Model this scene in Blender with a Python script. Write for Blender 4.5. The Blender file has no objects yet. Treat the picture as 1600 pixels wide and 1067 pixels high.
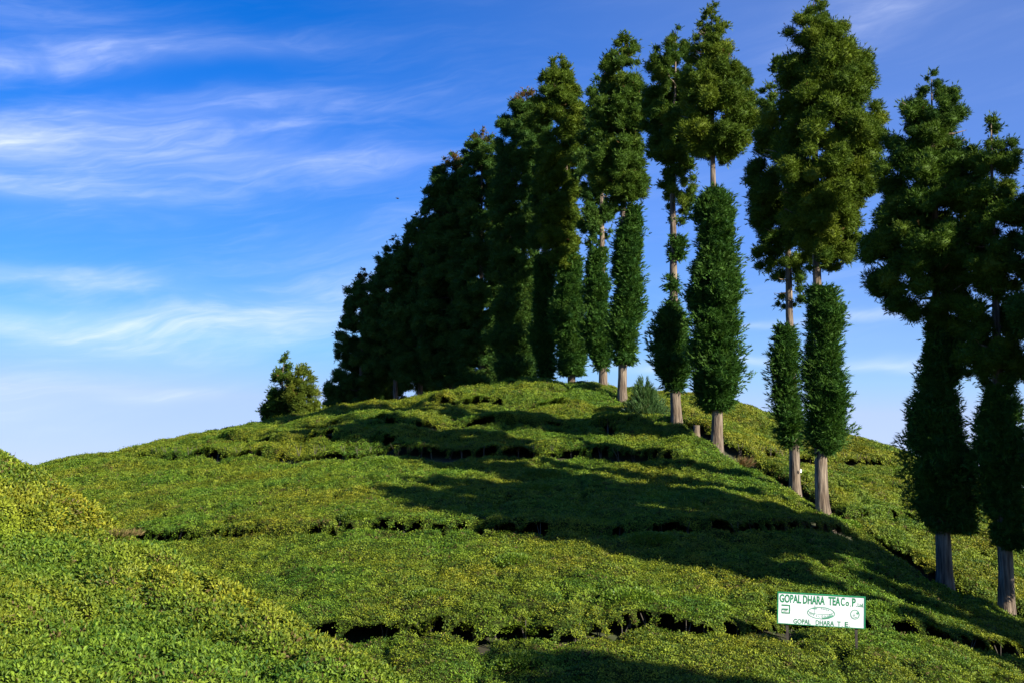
import bpy, math, random
import numpy as np
from mathutils import Vector, Matrix

# ------------------------------------------------------------------ scene, camera, light
S = bpy.context.scene
COL = S.collection
RNG = np.random.default_rng(7)
random.seed(7)
F = 1900.0                                   # focal length in photo pixels (1600 wide)
PITCH = math.atan(226.5 / F)
cam_d = bpy.data.cameras.new('camera'); cam = bpy.data.objects.new('camera', cam_d); COL.objects.link(cam)
cam_d.sensor_width = 36.0; cam_d.lens = 36.0 * F / 1600.0
cam_d.clip_start = 0.1; cam_d.clip_end = 20000.0
cam.location = (0, 0, 0); cam.rotation_euler = (math.pi / 2 + PITCH, 0, 0)
S.camera = cam

SUN_AZ = math.radians(131.0)                 # from +Y towards +X
SUN_EL = math.radians(25.0)
W = bpy.data.worlds.new('World'); S.world = W; W.use_nodes = True
def build_world():
    nt = W.node_tree; nt.nodes.clear(); N = nt.nodes.new; L = nt.links.new
    out = N('ShaderNodeOutputWorld'); bg = N('ShaderNodeBackground'); bg.inputs['Strength'].default_value = 0.078
    sky = N('ShaderNodeTexSky'); sky.sky_type = 'NISHITA'; sky.sun_disc = False
    sky.sun_elevation = SUN_EL; sky.sun_rotation = SUN_AZ
    sky.altitude = 1800; sky.air_density = 1.0; sky.dust_density = 0.12; sky.ozone_density = 3.0
    hs = N('ShaderNodeHueSaturation'); hs.inputs['Saturation'].default_value = 1.32; hs.inputs['Value'].default_value = 1.0
    tn = N('ShaderNodeMix'); tn.data_type = 'RGBA'; tn.blend_type = 'MULTIPLY'; tn.inputs[0].default_value = 1; tn.inputs[7].default_value = (.92, .87, 1.12, 1)
    L(sky.outputs[0], tn.inputs[6]); L(tn.outputs[2], hs.inputs['Color'])
    tc = N('ShaderNodeTexCoord'); sp = N('ShaderNodeSeparateXYZ'); L(tc.outputs['Generated'], sp.inputs[0])
    def m(op, a, b=None, c=None):
        n = N('ShaderNodeMath'); n.operation = op
        for i, v in enumerate((a, b, c)):
            if v is None: continue
            if isinstance(v, (int, float)): n.inputs[i].default_value = v
            else: L(v, n.inputs[i])
        return n.outputs[0]
    az = m('ARCTAN2', sp.outputs[0], sp.outputs[1]); el0 = m('ARCSINE', sp.outputs[2])
    wv = N('ShaderNodeCombineXYZ'); L(m('MULTIPLY', az, 7.0), wv.inputs[0]); L(m('MULTIPLY', el0, 16.0), wv.inputs[1])
    wn = N('ShaderNodeTexNoise'); wn.inputs['Scale'].default_value = 1.0; wn.inputs['Detail'].default_value = 3; L(wv.outputs[0], wn.inputs['Vector'])
    el = m('ADD', el0, m('MULTIPLY', m('SUBTRACT', wn.outputs[0], .5), .035))
    def noise(ax, ay, scale, detail, dist, seed, tilt=0.0):
        cv = N('ShaderNodeCombineXYZ')
        L(m('MULTIPLY', az, ax), cv.inputs[0])
        L(m('MULTIPLY', m('SUBTRACT', el, m('MULTIPLY', az, tilt)), ay), cv.inputs[1]); cv.inputs[2].default_value = seed
        n = N('ShaderNodeTexNoise'); n.inputs['Scale'].default_value = scale; n.inputs['Detail'].default_value = detail
        n.inputs['Distortion'].default_value = dist; n.inputs['Roughness'].default_value = 0.55
        L(cv.outputs[0], n.inputs['Vector']); return n.outputs[0]
    def ramp(v, a, b):
        r = N('ShaderNodeMapRange'); r.interpolation_type = 'SMOOTHSTEP'
        r.inputs[1].default_value = a; r.inputs[2].default_value = b; L(v, r.inputs[0]); return r.outputs[0]
    streak = ramp(noise(6.0, 34.0, 1.0, 8, 0.9, 3.1, 0.16), 0.34, 0.72)
    fine = ramp(noise(9.0, 95.0, 1.0, 7, 0.5, 8.4, 0.12), 0.30, 0.78)
    veil = ramp(noise(1.6, 7.0, 1.0, 4, 0.6, 1.7, 0.05), 0.45, 0.75)
    wisp = ramp(noise(22.0, 120.0, 1.0, 9, 1.6, 5.2, 0.2), 0.32, 0.75)
    st = m('MULTIPLY', streak, m('ADD', m('ADD', m('MULTIPLY', fine, 0.45), m('MULTIPLY', wisp, 0.35)), 0.22))
    # individual cirrus wisps: azimuth, elevation (rad), half length, half height, tilt, strength
    wisps = [(-.400, .318, .115, .013, .17, .70), (-.285, .290, .150, .016, .16, .60), (-.225, .262, .120, .013, .02, .55),
             (-.330, .245, .170, .045, .10, .42), (-.205, .284, .030, .005, .18, .55), (-.415, .255, .060, .014, .02, .95),
             (-.400, .225, .085, .010, .05, .65), (-.385, .160, .095, .0075, -.02, .95), (-.405, .128, .100, .012, .0, .95),
             (-.240, .128, .120, .020, .10, .80), (-.300, .085, .140, .020, .04, .34), (-.410, .058, .090, .020, .06, .60),
             (-.300, .072, .060, .006, .02, .50), (-.250, .345, .120, .012, .1, .42), (-.40, .352, .10, .014, .1, .30),
             (-.080, .185, .200, .050, .25, .38), (.300, .100, .050, .005, .02, .95), (.250, .132, .120, .0035, .05, .60), (.110, .095, .045, .005, -.05, .6), (.19, .098, .04, .004, 0, .5),
             (.310, .372, .080, .016, .3, .32)]
    tot = m('MULTIPLY', m('MULTIPLY', veil, st), 0.09)
    for (a, e, sx, sy, t, k) in wisps:
        da = m('SUBTRACT', az, a); de = m('SUBTRACT', m('SUBTRACT', el, e), m('MULTIPLY', da, t))
        q = m('ADD', m('POWER', m('ABSOLUTE', m('DIVIDE', da, sx)), 2.0), m('POWER', m('ABSOLUTE', m('DIVIDE', de, sy)), 2.0))
        g = m('MULTIPLY', m('EXPONENT', m('MULTIPLY', q, -1.0)), k * .66)
        tot = m('ADD', tot, m('MULTIPLY', g, m('ADD', m('MULTIPLY', st, 0.9), 0.28)))
    # thin high haze, denser towards the horizon and towards the sunny side
    hz = m('ADD', m('MULTIPLY', m('SUBTRACT', 1.0, ramp(el, 0.0, 0.30)), 0.05), m('MULTIPLY', ramp(az, -.25, .35), 0.12))
    tot = m('ADD', tot, hz)
    tot = m('MINIMUM', tot, 0.92)
    mx = N('ShaderNodeMix'); mx.data_type = 'RGBA'; L(tot, mx.inputs[0]); dk = N('ShaderNodeMix'); dk.data_type = 'RGBA'; dk.blend_type = 'DARKEN'; dk.inputs[0].default_value = .8; dk.inputs[7].default_value = (2.6, 3.5, 5.6, 1)   # even pale blue towards the horizon
    L(hs.outputs[0], dk.inputs[6]); L(dk.outputs[2], mx.inputs[6])
    mx.inputs[7].default_value = (6.2, 6.7, 8.4, 1)
    L(mx.outputs[2], bg.inputs['Color']); L(bg.outputs[0], out.inputs[0])
build_world()
sd = bpy.data.lights.new('sun', 'SUN'); sd.energy = 4.8; sd.angle = math.radians(0.55); sd.color = (1.0, 0.93, 0.80)
sun = bpy.data.objects.new('sun', sd); COL.objects.link(sun)
sv = Vector((math.sin(SUN_AZ) * math.cos(SUN_EL), math.cos(SUN_AZ) * math.cos(SUN_EL), math.sin(SUN_EL)))
sun.rotation_euler = sv.to_track_quat('Z', 'Y').to_euler(); sun.location = sv * 60
S.view_settings.view_transform = 'Standard'; S.view_settings.look = 'None'
S.view_settings.exposure = 1.10; S.view_settings.gamma = 1.0; S.view_settings.use_curve_mapping = False
S.render.engine = 'CYCLES'

# ------------------------------------------------------------------ helpers
CP, SP = math.cos(PITCH), math.sin(PITCH)
def ray(u, v):
    r = (u - 800.0) / F; up = -(v - 533.5) / F
    return np.array([r, CP - SP * up, SP + CP * up])
def pt(u, v, d):
    q = ray(u, v); return q * (d / q[1])
def proj(P):
    P = np.asarray(P, float); fwd = P[..., 1] * CP + P[..., 2] * SP; up = -P[..., 1] * SP + P[..., 2] * CP
    fwd = np.maximum(fwd, 1e-3)
    return 800 + F * P[..., 0] / fwd, 533.5 - F * up / fwd
def hash2(ix, iy, k):
    h = np.sin(ix * 127.1 + iy * 311.7 + k * 74.7) * 43758.5453
    return h - np.floor(h)
def vnoise(x, y, k=0):
    ix, iy = np.floor(x), np.floor(y); fx, fy = x - ix, y - iy
    fx = fx * fx * (3 - 2 * fx); fy = fy * fy * (3 - 2 * fy)
    a = hash2(ix, iy, k); b = hash2(ix + 1, iy, k); c = hash2(ix, iy + 1, k); d = hash2(ix + 1, iy + 1, k)
    return (a * (1 - fx) + b * fx) * (1 - fy) + (c * (1 - fx) + d * fx) * fy
def fbm(x, y, k=0, o=3):
    s = 0; a = .5
    for i in range(o):
        s = s + a * vnoise(x * 2 ** i, y * 2 ** i, k + i); a *= .5
    return s / (1 - .5 ** o)
def voro(x, y, k=0, jit=.8):
    ix, iy = np.floor(x), np.floor(y); f1 = np.full(x.shape, 9.); f2 = np.full(x.shape, 9.); idv = np.zeros(x.shape)
    for dx in (-1, 0, 1):
        for dy in (-1, 0, 1):
            cx, cy = ix + dx, iy + dy
            px = cx + .5 + jit * (hash2(cx, cy, k) - .5); py = cy + .5 + jit * (hash2(cx, cy, k + 9) - .5)
            d = np.hypot(px - x, py - y); c = hash2(cx, cy, k + 17)
            n1 = d < f1
            f2 = np.where(n1, f1, np.minimum(f2, d)); idv = np.where(n1, c, idv); f1 = np.where(n1, d, f1)
    return f1, f2, idv
class TPS:
    def __init__(s, P, lam=0.02):
        P = np.array(P, float); s.c = P[:, :2]; n = len(P)
        K = s.k(np.linalg.norm(s.c[:, None] - s.c[None], axis=2)) + lam * np.eye(n) * 50
        Q = np.hstack([np.ones((n, 1)), s.c]); A = np.block([[K, Q], [Q.T, np.zeros((3, 3))]])
        w = np.linalg.solve(A, np.concatenate([P[:, 2], np.zeros(3)])); s.w, s.a = w[:n], w[n:]
    def k(s, r):
        return np.where(r > 1e-9, r * r * np.log(np.maximum(r, 1e-9)), 0.)
    def __call__(s, x, y):
        x = np.asarray(x, float); y = np.asarray(y, float); sh = x.shape; x = x.ravel(); y = y.ravel()
        o = s.a[0] + s.a[1] * x + s.a[2] * y
        for (cx, cy), w in zip(s.c, s.w): o = o + w * s.k(np.hypot(x - cx, y - cy))
        return o.reshape(sh)

def mat(name):
    m = bpy.data.materials.new(name); m.use_nodes = True; nt = m.node_tree; nt.nodes.clear()
    return m, nt, nt.nodes.new, nt.links.new
def link_mesh(name, me, material, parent=None, loc=None):
    o = bpy.data.objects.new(name, me); COL.objects.link(o)
    if material and not me.materials: me.materials.append(material)
    if parent: o.parent = parent
    if loc is not None: o.location = loc
    return o
def np_mesh(name, verts, faces_flat, nper, smooth=False, col=None):
    """verts Nx3, faces_flat index array, nper corners per face"""
    me = bpy.data.meshes.new(name); nv = len(verts); nl = len(faces_flat); nf = nl // nper
    me.vertices.add(nv); me.vertices.foreach_set('co', np.ascontiguousarray(verts, dtype=np.float32).ravel())
    me.loops.add(nl); me.loops.foreach_set('vertex_index', np.ascontiguousarray(faces_flat, dtype=np.int32).ravel())
    me.polygons.add(nf); me.polygons.foreach_set('loop_start', np.arange(0, nl, nper, dtype=np.int32))
    me.polygons.foreach_set('use_smooth', np.full(nf, smooth, dtype=bool))
    if col is not None:
        a = me.attributes.new('tint', 'FLOAT_COLOR', 'POINT')
        c = np.ones((nv, 4), np.float32); c[:, :3] = col; a.data.foreach_set('color', c.ravel())
    me.update(calc_edges=True); me.validate(); return me
def tag(o, label=None, cat=None, group=None, kind=None):
    if label: o['label'] = label
    if cat: o['category'] = cat
    if group: o['group'] = group
    if kind: o['kind'] = kind
    return o
def empty(name, loc, label=None, cat=None, group=None):
    o = bpy.data.objects.new(name, None); COL.objects.link(o); o.location = loc; o.empty_display_size = .3
    return tag(o, label, cat, group)

# ------------------------------------------------------------------ materials
def soil_material():
    m, nt, N, L = mat('soil'); out = N('ShaderNodeOutputMaterial'); b = N('ShaderNodeBsdfPrincipled'); b.inputs['Roughness'].default_value = .95
    g = N('ShaderNodeNewGeometry'); n = N('ShaderNodeTexNoise'); n.inputs['Scale'].default_value = .9; n.inputs['Detail'].default_value = 8
    L(g.outputs['Position'], n.inputs['Vector']); r = N('ShaderNodeValToRGB'); L(n.outputs[0], r.inputs[0])
    r.color_ramp.elements[0].position = .35; r.color_ramp.elements[0].color = (.035, .03, .016, 1)
    r.color_ramp.elements[1].position = .7; r.color_ramp.elements[1].color = (.06, .075, .022, 1)
    L(r.outputs[0], b.inputs['Base Color']); bp = N('ShaderNodeBump'); bp.inputs['Strength'].default_value = .6; bp.inputs['Distance'].default_value = .1
    L(n.outputs[0], bp.inputs['Height']); L(bp.outputs[0], b.inputs['Normal']); L(b.outputs[0], out.inputs[0]); return m
def canopy_material():
    m, nt, N, L = mat('tea_twigs'); out = N('ShaderNodeOutputMaterial'); b = N('ShaderNodeBsdfPrincipled'); b.inputs['Roughness'].default_value = 1; b.inputs['Specular IOR Level'].default_value = .05
    g = N('ShaderNodeNewGeometry'); n = N('ShaderNodeTexNoise'); n.inputs['Scale'].default_value = 11; n.inputs['Detail'].default_value = 5
    L(g.outputs['Position'], n.inputs['Vector']); r = N('ShaderNodeValToRGB'); L(n.outputs[0], r.inputs[0])
    e = r.color_ramp.elements; e[0].position = .38; e[0].color = (.014, .014, .005, 1); e[1].position = .68; e[1].color = (.045, .07, .010, 1)
    L(r.outputs[0], b.inputs['Base Color']); bp = N('ShaderNodeBump'); bp.inputs['Strength'].default_value = 1; bp.inputs['Distance'].default_value = .06
    L(n.outputs[0], bp.inputs['Height']); L(bp.outputs[0], b.inputs['Normal']); L(b.outputs[0], out.inputs[0]); return m
def leaf_shader(N, L, out, colsock, rough=.45, trans=.28, spec=.4):
    b = N('ShaderNodeBsdfPrincipled'); b.inputs['Roughness'].default_value = rough; b.inputs['Specular IOR Level'].default_value = spec
    t = N('ShaderNodeBsdfTranslucent'); mx = N('ShaderNodeMixShader'); mx.inputs[0].default_value = trans
    L(colsock, b.inputs['Base Color'])
    tm = N('ShaderNodeMix'); tm.data_type = 'RGBA'; tm.blend_type = 'MULTIPLY'; tm.inputs[0].default_value = 1; tm.inputs[7].default_value = (1.25, 1.25, .5, 1)
    L(colsock, tm.inputs[6]); L(tm.outputs[2], t.inputs[0]); L(b.outputs[0], mx.inputs[1]); L(t.outputs[0], mx.inputs[2]); L(mx.outputs[0], out.inputs[0])
def tea_leaf_material(name, yellow):
    m, nt, N, L = mat(name); out = N('ShaderNodeOutputMaterial'); oi = N('ShaderNodeObjectInfo'); g = N('ShaderNodeNewGeometry')
    def ns(sc, det, off):
        mp = N('ShaderNodeMapping'); mp.inputs['Location'].default_value = (off, off * .7, 0); L(g.outputs['Position'], mp.inputs[0])
        n = N('ShaderNodeTexNoise'); n.inputs['Scale'].default_value = sc; n.inputs['Detail'].default_value = det; L(mp.outputs[0], n.inputs['Vector']); return n.outputs[0]
    patch = ns(.22 + .25 * yellow, 4, 3); mid = ns(.95, 3, 11)
    r = N('ShaderNodeValToRGB'); e = r.color_ramp.elements
    y = yellow
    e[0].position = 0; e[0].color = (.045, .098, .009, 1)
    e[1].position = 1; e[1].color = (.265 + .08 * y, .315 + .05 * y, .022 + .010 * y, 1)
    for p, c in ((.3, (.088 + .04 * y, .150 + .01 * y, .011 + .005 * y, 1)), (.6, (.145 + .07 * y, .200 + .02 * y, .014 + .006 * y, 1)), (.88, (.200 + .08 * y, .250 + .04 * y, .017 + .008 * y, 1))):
        k = e.new(p); k.color = c
    mm = N('ShaderNodeMath'); mm.operation = 'MULTIPLY_ADD'; L(mid, mm.inputs[0]); mm.inputs[1].default_value = .9; mm.inputs[2].default_value = -.42
    m2 = N('ShaderNodeMath'); m2.operation = 'ADD'; L(oi.outputs['Random'], m2.inputs[0]); L(mm.outputs[0], m2.inputs[1]); L(m2.outputs[0], r.inputs[0])
    # greener or browner patches of bushes
    pr = N('ShaderNodeValToRGB'); L(patch, pr.inputs[0]); q = pr.color_ramp.elements
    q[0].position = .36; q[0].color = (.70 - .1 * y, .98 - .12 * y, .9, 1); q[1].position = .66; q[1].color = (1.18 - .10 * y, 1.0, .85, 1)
    mul = N('ShaderNodeMix'); mul.data_type = 'RGBA'; mul.blend_type = 'MULTIPLY'; mul.inputs[0].default_value = 1; L(r.outputs[0], mul.inputs[6]); L(pr.outputs[0], mul.inputs[7])
    # old brown-red leaves
    wn = N('ShaderNodeTexWhiteNoise'); wn.noise_dimensions = '1D'; L(oi.outputs['Random'], wn.inputs['W'])
    gt = N('ShaderNodeMath'); gt.operation = 'ADD'; L(wn.outputs[0], gt.inputs[0]); mp2 = N('ShaderNodeMath'); mp2.operation = 'MULTIPLY'; L(ns(.7, 2, 31), mp2.inputs[0]); mp2.inputs[1].default_value = .45; L(mp2.outputs[0], gt.inputs[1])
    cmpn = N('ShaderNodeMath'); cmpn.operation = 'GREATER_THAN'; L(gt.outputs[0], cmpn.inputs[0]); cmpn.inputs[1].default_value = 1.20
    mb = N('ShaderNodeMix'); mb.data_type = 'RGBA'; L(cmpn.outputs[0], mb.inputs[0]); L(mul.outputs[2], mb.inputs[6]); mb.inputs[7].default_value = (.13, .095, .03, 1)
    leaf_shader(N, L, out, mb.outputs[2], .55, .24, .22); return m
def tint_material(name, trans=.22, rough=.6, spec=.25):
    m, nt, N, L = mat(name); out = N('ShaderNodeOutputMaterial'); a = N('ShaderNodeAttribute'); a.attribute_name = 'tint'
    leaf_shader(N, L, out, a.outputs['Color'], rough, trans, spec); return m
def bark_material():
    m, nt, N, L = mat('bark'); out = N('ShaderNodeOutputMaterial'); b = N('ShaderNodeBsdfPrincipled'); b.inputs['Roughness'].default_value = .9
    tc = N('ShaderNodeTexCoord'); mp = N('ShaderNodeMapping'); mp.inputs['Scale'].default_value = (9, 9, .9); L(tc.outputs['Object'], mp.inputs[0])
    n = N('ShaderNodeTexNoise'); n.inputs['Scale'].default_value = 1.6; n.inputs['Detail'].default_value = 7; L(mp.outputs[0], n.inputs['Vector'])
    n2 = N('ShaderNodeTexNoise'); n2.inputs['Scale'].default_value = 1.1; n2.inputs['Detail'].default_value = 3; L(tc.outputs['Object'], n2.inputs['Vector'])
    r = N('ShaderNodeValToRGB'); L(n.outputs[0], r.inputs[0]); e = r.color_ramp.elements
    e[0].position = .34; e[0].color = (.06, .042, .03, 1); e[1].position = .68; e[1].color = (.27, .225, .165, 1)
    r2 = N('ShaderNodeValToRGB'); L(n2.outputs[0], r2.inputs[0]); q = r2.color_ramp.elements; q[0].color = (.75, .66, .58, 1); q[1].color = (1.15, 1.12, 1.1, 1); q[0].position = .3; q[1].position = .7
    mu = N('ShaderNodeMix'); mu.data_type = 'RGBA'; mu.blend_type = 'MULTIPLY'; mu.inputs[0].default_value = 1; L(r.outputs[0], mu.inputs[6]); L(r2.outputs[0], mu.inputs[7])
    L(mu.outputs[2], b.inputs['Base Color']); bp = N('ShaderNodeBump'); bp.inputs['Strength'].default_value = .9; bp.inputs['Distance'].default_value = .05
    L(n.outputs[0], bp.inputs['Height']); L(bp.outputs[0], b.inputs['Normal']); L(b.outputs[0], out.inputs[0]); return m
def flat_material(name, c, rough=.6, var=.12, scale=6):
    m, nt, N, L = mat(name); out = N('ShaderNodeOutputMaterial'); b = N('ShaderNodeBsdfPrincipled'); b.inputs['Roughness'].default_value = rough
    tc = N('ShaderNodeTexCoord'); n = N('ShaderNodeTexNoise'); n.inputs['Scale'].default_value = scale; n.inputs['Detail'].default_value = 6; L(tc.outputs['Object'], n.inputs['Vector'])
    r = N('ShaderNodeValToRGB'); L(n.outputs[0], r.inputs[0]); e = r.color_ramp.elements; e[0].position = .3; e[1].position = .7
    e[0].color = tuple(k * (1 - var) for k in c) + (1,); e[1].color = tuple(min(1, k * (1 + var * .4)) for k in c) + (1,)
    L(r.outputs[0], b.inputs['Base Color']); L(b.outputs[0], out.inputs[0]); return m
M_SOIL, M_CAN, M_BARK = soil_material(), canopy_material(), bark_material()
M_TEAY = tea_leaf_material('tea_leaf_sunny_slope', 0.9)  # yellower, lighter leaf: the far slope's sunlight is partly put into this colour
M_TEA, M_TEAN = tea_leaf_material('tea_leaf', 0.22), tea_leaf_material('tea_leaf_near', 0.65)
M_FOL = tint_material('conifer_foliage', .16, .6, .2)
M_GREEN = tint_material('broad_foliage', .25, .5, .35)

# ------------------------------------------------------------------ terrain
hill_px = [(66,740,60),(131,722,62),(219,706,65),(306,687,68),(437,661,72),(525,644,73),(612,627,74),(700,612,75),(841,594,76),(950,606,73),
 (250,725,60),(240,765,53),(250,828,44.5),(400,830,42),(520,826,41),(400,705,60),(600,702,57),(800,703,56),(1000,705,55),
 (400,760,51),(600,760,48),(800,760,47.5),(1000,760,47.5),(1150,760,48.5),(700,820,40.5),(900,824,40),(1100,824,40),(1300,828,42),
 (450,900,35.5),(600,900,35),(800,900,34.5),(1000,900,34.5),(1200,900,35.5),(1380,900,37.5),
 (560,985,30.5),(750,983,30),(950,983,30),(1150,983,30),(1350,985,31),(1500,1000,32.5),(1600,1015,33.5),
 (700,1067,27),(950,1067,26.5),(1200,1067,26.5),(1450,1067,27.5),(1600,1067,29),
 (1057,655,60),(1118,688,56),(1250,768,49),(1290,797,45.5),(1470,903,40),(1570,945,38.5),(975,620,70),
 (600,660,64),(800,650,65),(950,655,64),
 (1060,618,76),(1140,625,75),(1250,655,72),(1350,685,69),(1420,710,67),(1530,748,64),(1600,785,62),
 (1250,715,60),(1400,765,55),(1500,820,49),(1590,880,44),(1420,850,44)]
hill_xyz = [(-6,24,-5.8),(-14,30,-4.7),(-22,38,-3.5),(-34,48,-3),(-42,62,-3),(2,22,-5.6),(12,22,-5.5),(20,26,-5.6),(26,32,-6),(32,45,-6),(37,60,-5),
 (24,8,-5.5),(5,12,-6.5),(-20,14,-5),(-40,20,-5),(40,10,-6.5),
 (0,88,5.6),(-12,100,4.8),(8,90,5),(-15,118,4),(-20,85,3.8),(15,90,3.5),(25,85,0),(-35,80,0),(-30,110,1),(10,120,2)]
HILL = TPS([tuple(pt(*p)) for p in hill_px] + hill_xyz, .004)
mound_px = [(0,716,24),(70,755,22.8),(150,803,21.2),(200,836,20),(290,876,18.4),(380,920,17),(470,970,15.5),(560,1022,14),(630,1067,12.8),
 (0,850,16),(0,960,12),(0,1067,9.5),(300,1067,10.5),(500,1067,11.8),(200,950,14),(350,1000,13),(100,820,18.2)]
mound_xyz = [(-10.5,28,-1.5),(-7,24.5,-2.5),(-4.3,21,-3.4),(-1.6,17.8,-4.2),(.6,14.8,-4.6),(-8,30,-5),(-4,26,-6),(0,21,-7),(3,16,-7.2),
 (0,0,-2.0),(-5,5,-1.5),(-12,10,-.7),(3,6,-3.2),(6,9,-5.5),(5,0,-4),(0,-6,-1.8),(-16,18,.6),(-16,26,1.2),(-20,10,0),(-14,34,-2.5),(-24,24,1)]
MOUND = TPS([tuple(pt(*p)) for p in mound_px] + mound_xyz, .002)
def smax(a, b, k):
    h = np.clip(.5 + .5 * (a - b) / k, 0, 1); return b * (1 - h) + a * h + k * h * (1 - h)
def base_raw(x, y):
    h = HILL(x, y); mo = MOUND(x, y)
    wm = np.clip((40 - y) / 6, 0, 1) * np.clip((14 - x) / 6, 0, 1)
    mo = np.where(wm > 0, mo - (1 - wm) * 12, -60)
    return smax(h, mo, .5), mo > h
def base(x, y):
    x = np.asarray(x, float); y = np.asarray(y, float)
    z, _ = base_raw(np.clip(x, -60, 60), np.clip(y, -12, 135))
    r = np.hypot((x - 0) / 1.0, (y - 52) / 1.25); t = np.clip((r - 58) / 110, 0, 1); t = t * t * (3 - 2 * t)
    far = -48 + 10 * fbm(x * .004, y * .004, 5)
    return z * (1 - t) + far * t
def cast(u, v, fn=None, y0=8., y1=110.):
    q = ray(u, v); ys = np.arange(y0, y1, .1); P = q[None] * (ys / q[1])[:, None]
    z = (fn or base)(P[:, 0], P[:, 1]); i = np.nonzero(P[:, 2] <= z)[0]
    return P[i[0]] if len(i) else P[-1]
def cast_hill(u, v, y0=26.): return cast(u, v, lambda x, y: HILL(x, y), y0)
# terrace edges of the tea beds: pixels traced, step height, furrow depth
edges_px = [
 ([(470,990),(528,987),(677,981),(760,983),(909,987),(1005,970),(1092,980),(1170,976),(1220,969),(1290,966),(1360,970),(1420,982),(1500,998),(1640,1020)], .17, .72, .38),
 ([(200,830),(280,831),(380,831),(450,829),(520,825),(560,818),(640,818),(760,822),(870,823),(1000,822),(1150,823),(1320,827)], .17, .68, .40),
 ([(225,704),(330,704),(480,701),(600,700),(680,702),(760,703),(900,703),(1045,711)], .30, .66, .48),
 ([(300,684),(440,681),(560,684),(610,690)], .24, .58, .45),
 ([(480,659),(560,652),(650,655),(760,655),(890,655),(960,668)], .26, .6, .46),
 ([(640,622),(720,622),(800,622),(880,628)], .24, .58, .45),
 ([(1120,690),(1180,705),(1240,709),(1310,714),(1430,722)], .24, .62, .46),
 ([(1330,800),(1400,800),(1480,812),(1560,838)], .18, .58, .45),
 ([(180,738),(240,722),(300,716)], .12, .5, .4)]
EDGES = [(np.array([cast_hill(u, v)[:2] for u, v in pl]), a, dp, w) for pl, a, dp, w in edges_px]
m_edge = np.array([cast(u, v)[:2] for u, v in [(-60,812),(0,816),(70,822),(140,806)]])
EDGES.append((m_edge, .24, .50, .34))
# the path along the row of big trees
path_px = [(1000,632),(1040,648),(1090,675),(1140,706),(1200,738),(1250,768),(1300,801),(1340,822),(1400,857),(1470,903),(1520,925),(1580,948),(1680,990)]
PATH = np.array([cast_hill(u, v)[:2] + np.array([.35, .45]) for u, v in path_px])
# short cracks between single bushes
crack_px = [[(752,990),(757,1015),(748,1040),(746,1080)],[(1300,995),(1312,1020),(1335,1080)],[(776,912),(784,888),(775,868)],[(908,745),(914,770),(910,790)],[(605,997),(600,1020),(610,1038)],[(525,832),(532,812)],[(826,985),(830,962)],[(905,985),(914,960)]]
CRACKS = [np.array([cast_hill(u, v)[:2] for u, v in pl]) for pl in crack_px]
def seg_dist(x, y, pl):
    best = np.full(x.shape, 1e9); sg = np.zeros(x.shape); over = np.zeros(x.shape); n = len(pl) - 1
    for i in range(n):
        a, b = pl[i], pl[i + 1]; d = b - a; l = np.hypot(*d); tx, ty = d / l
        px, py = x - a[0], y - a[1]; t = px * tx + py * ty; s = tx * py - ty * px
        tc = np.clip(t, 0, l); q = np.hypot(px - tc * tx, py - tc * ty); nb = q < best
        o = np.zeros(x.shape)
        if i == 0: o = np.maximum(o, -t)
        if i == n - 1: o = np.maximum(o, t - l)
        best = np.where(nb, q, best); sg = np.where(nb, s, sg); over = np.where(nb, o, over)
    return best, np.sign(sg) * best, np.maximum(over, 0)
def near(x, y, pl, r):
    return (x > pl[:, 0].min() - r) & (x < pl[:, 0].max() + r) & (y > pl[:, 1].min() - r) & (y < pl[:, 1].max() + r)
def steps(x, y):
    o = np.zeros(x.shape)
    for pl, a, dp, w in EDGES:
        k = near(x, y, pl, 8)
        if not k.any(): continue
        d, s, ov = seg_dist(x[k], y[k], pl)
        o[k] += a * (s / (d + .10)) * np.exp(-d / 2.2) * np.exp(-(ov / .9) ** 2)
    return o
def furrow(x, y):
    f = np.zeros(x.shape)
    wob = .16 * (fbm(x * 1.3, y * 1.3, 50, 2) - .5)
    for pl, a, dp, w in EDGES:
        k = near(x, y, pl, 3)
        if not k.any(): continue
        d, s, ov = seg_dist(x[k], y[k], pl); g = .42 + .55 * fbm(x[k] * .9 + 7, y[k] * .9, 3, 2)
        f[k] = np.maximum(f[k], np.clip(dp * g * 1.25, 0, .72) * np.exp(-((s + wob[k] + .06) / (.36 * w)) ** 4) * np.exp(-(ov / .6) ** 2))
    for pl in CRACKS:
        k = near(x, y, pl, 2)
        if not k.any(): continue
        d, s, ov = seg_dist(x[k], y[k], pl); f[k] = np.maximum(f[k], (.12 + .5 * fbm(x[k] * 2.1, y[k] * 2.1, 90, 2)) * np.exp(-((s + wob[k] * 1.6) / .13) ** 2) * np.exp(-(ov / .3) ** 2))
    k = near(x, y, PATH, 4)
    d, s, ov = seg_dist(x[k], y[k], PATH); f[k] = np.maximum(f[k], .72 * np.exp(-((s + wob[k] * 2.5) / .62) ** 4) * np.exp(-(ov / 1.) ** 2))
    return f
def ground_z(x, y):
    return base(x, y) + steps(x, y) - .74
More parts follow.
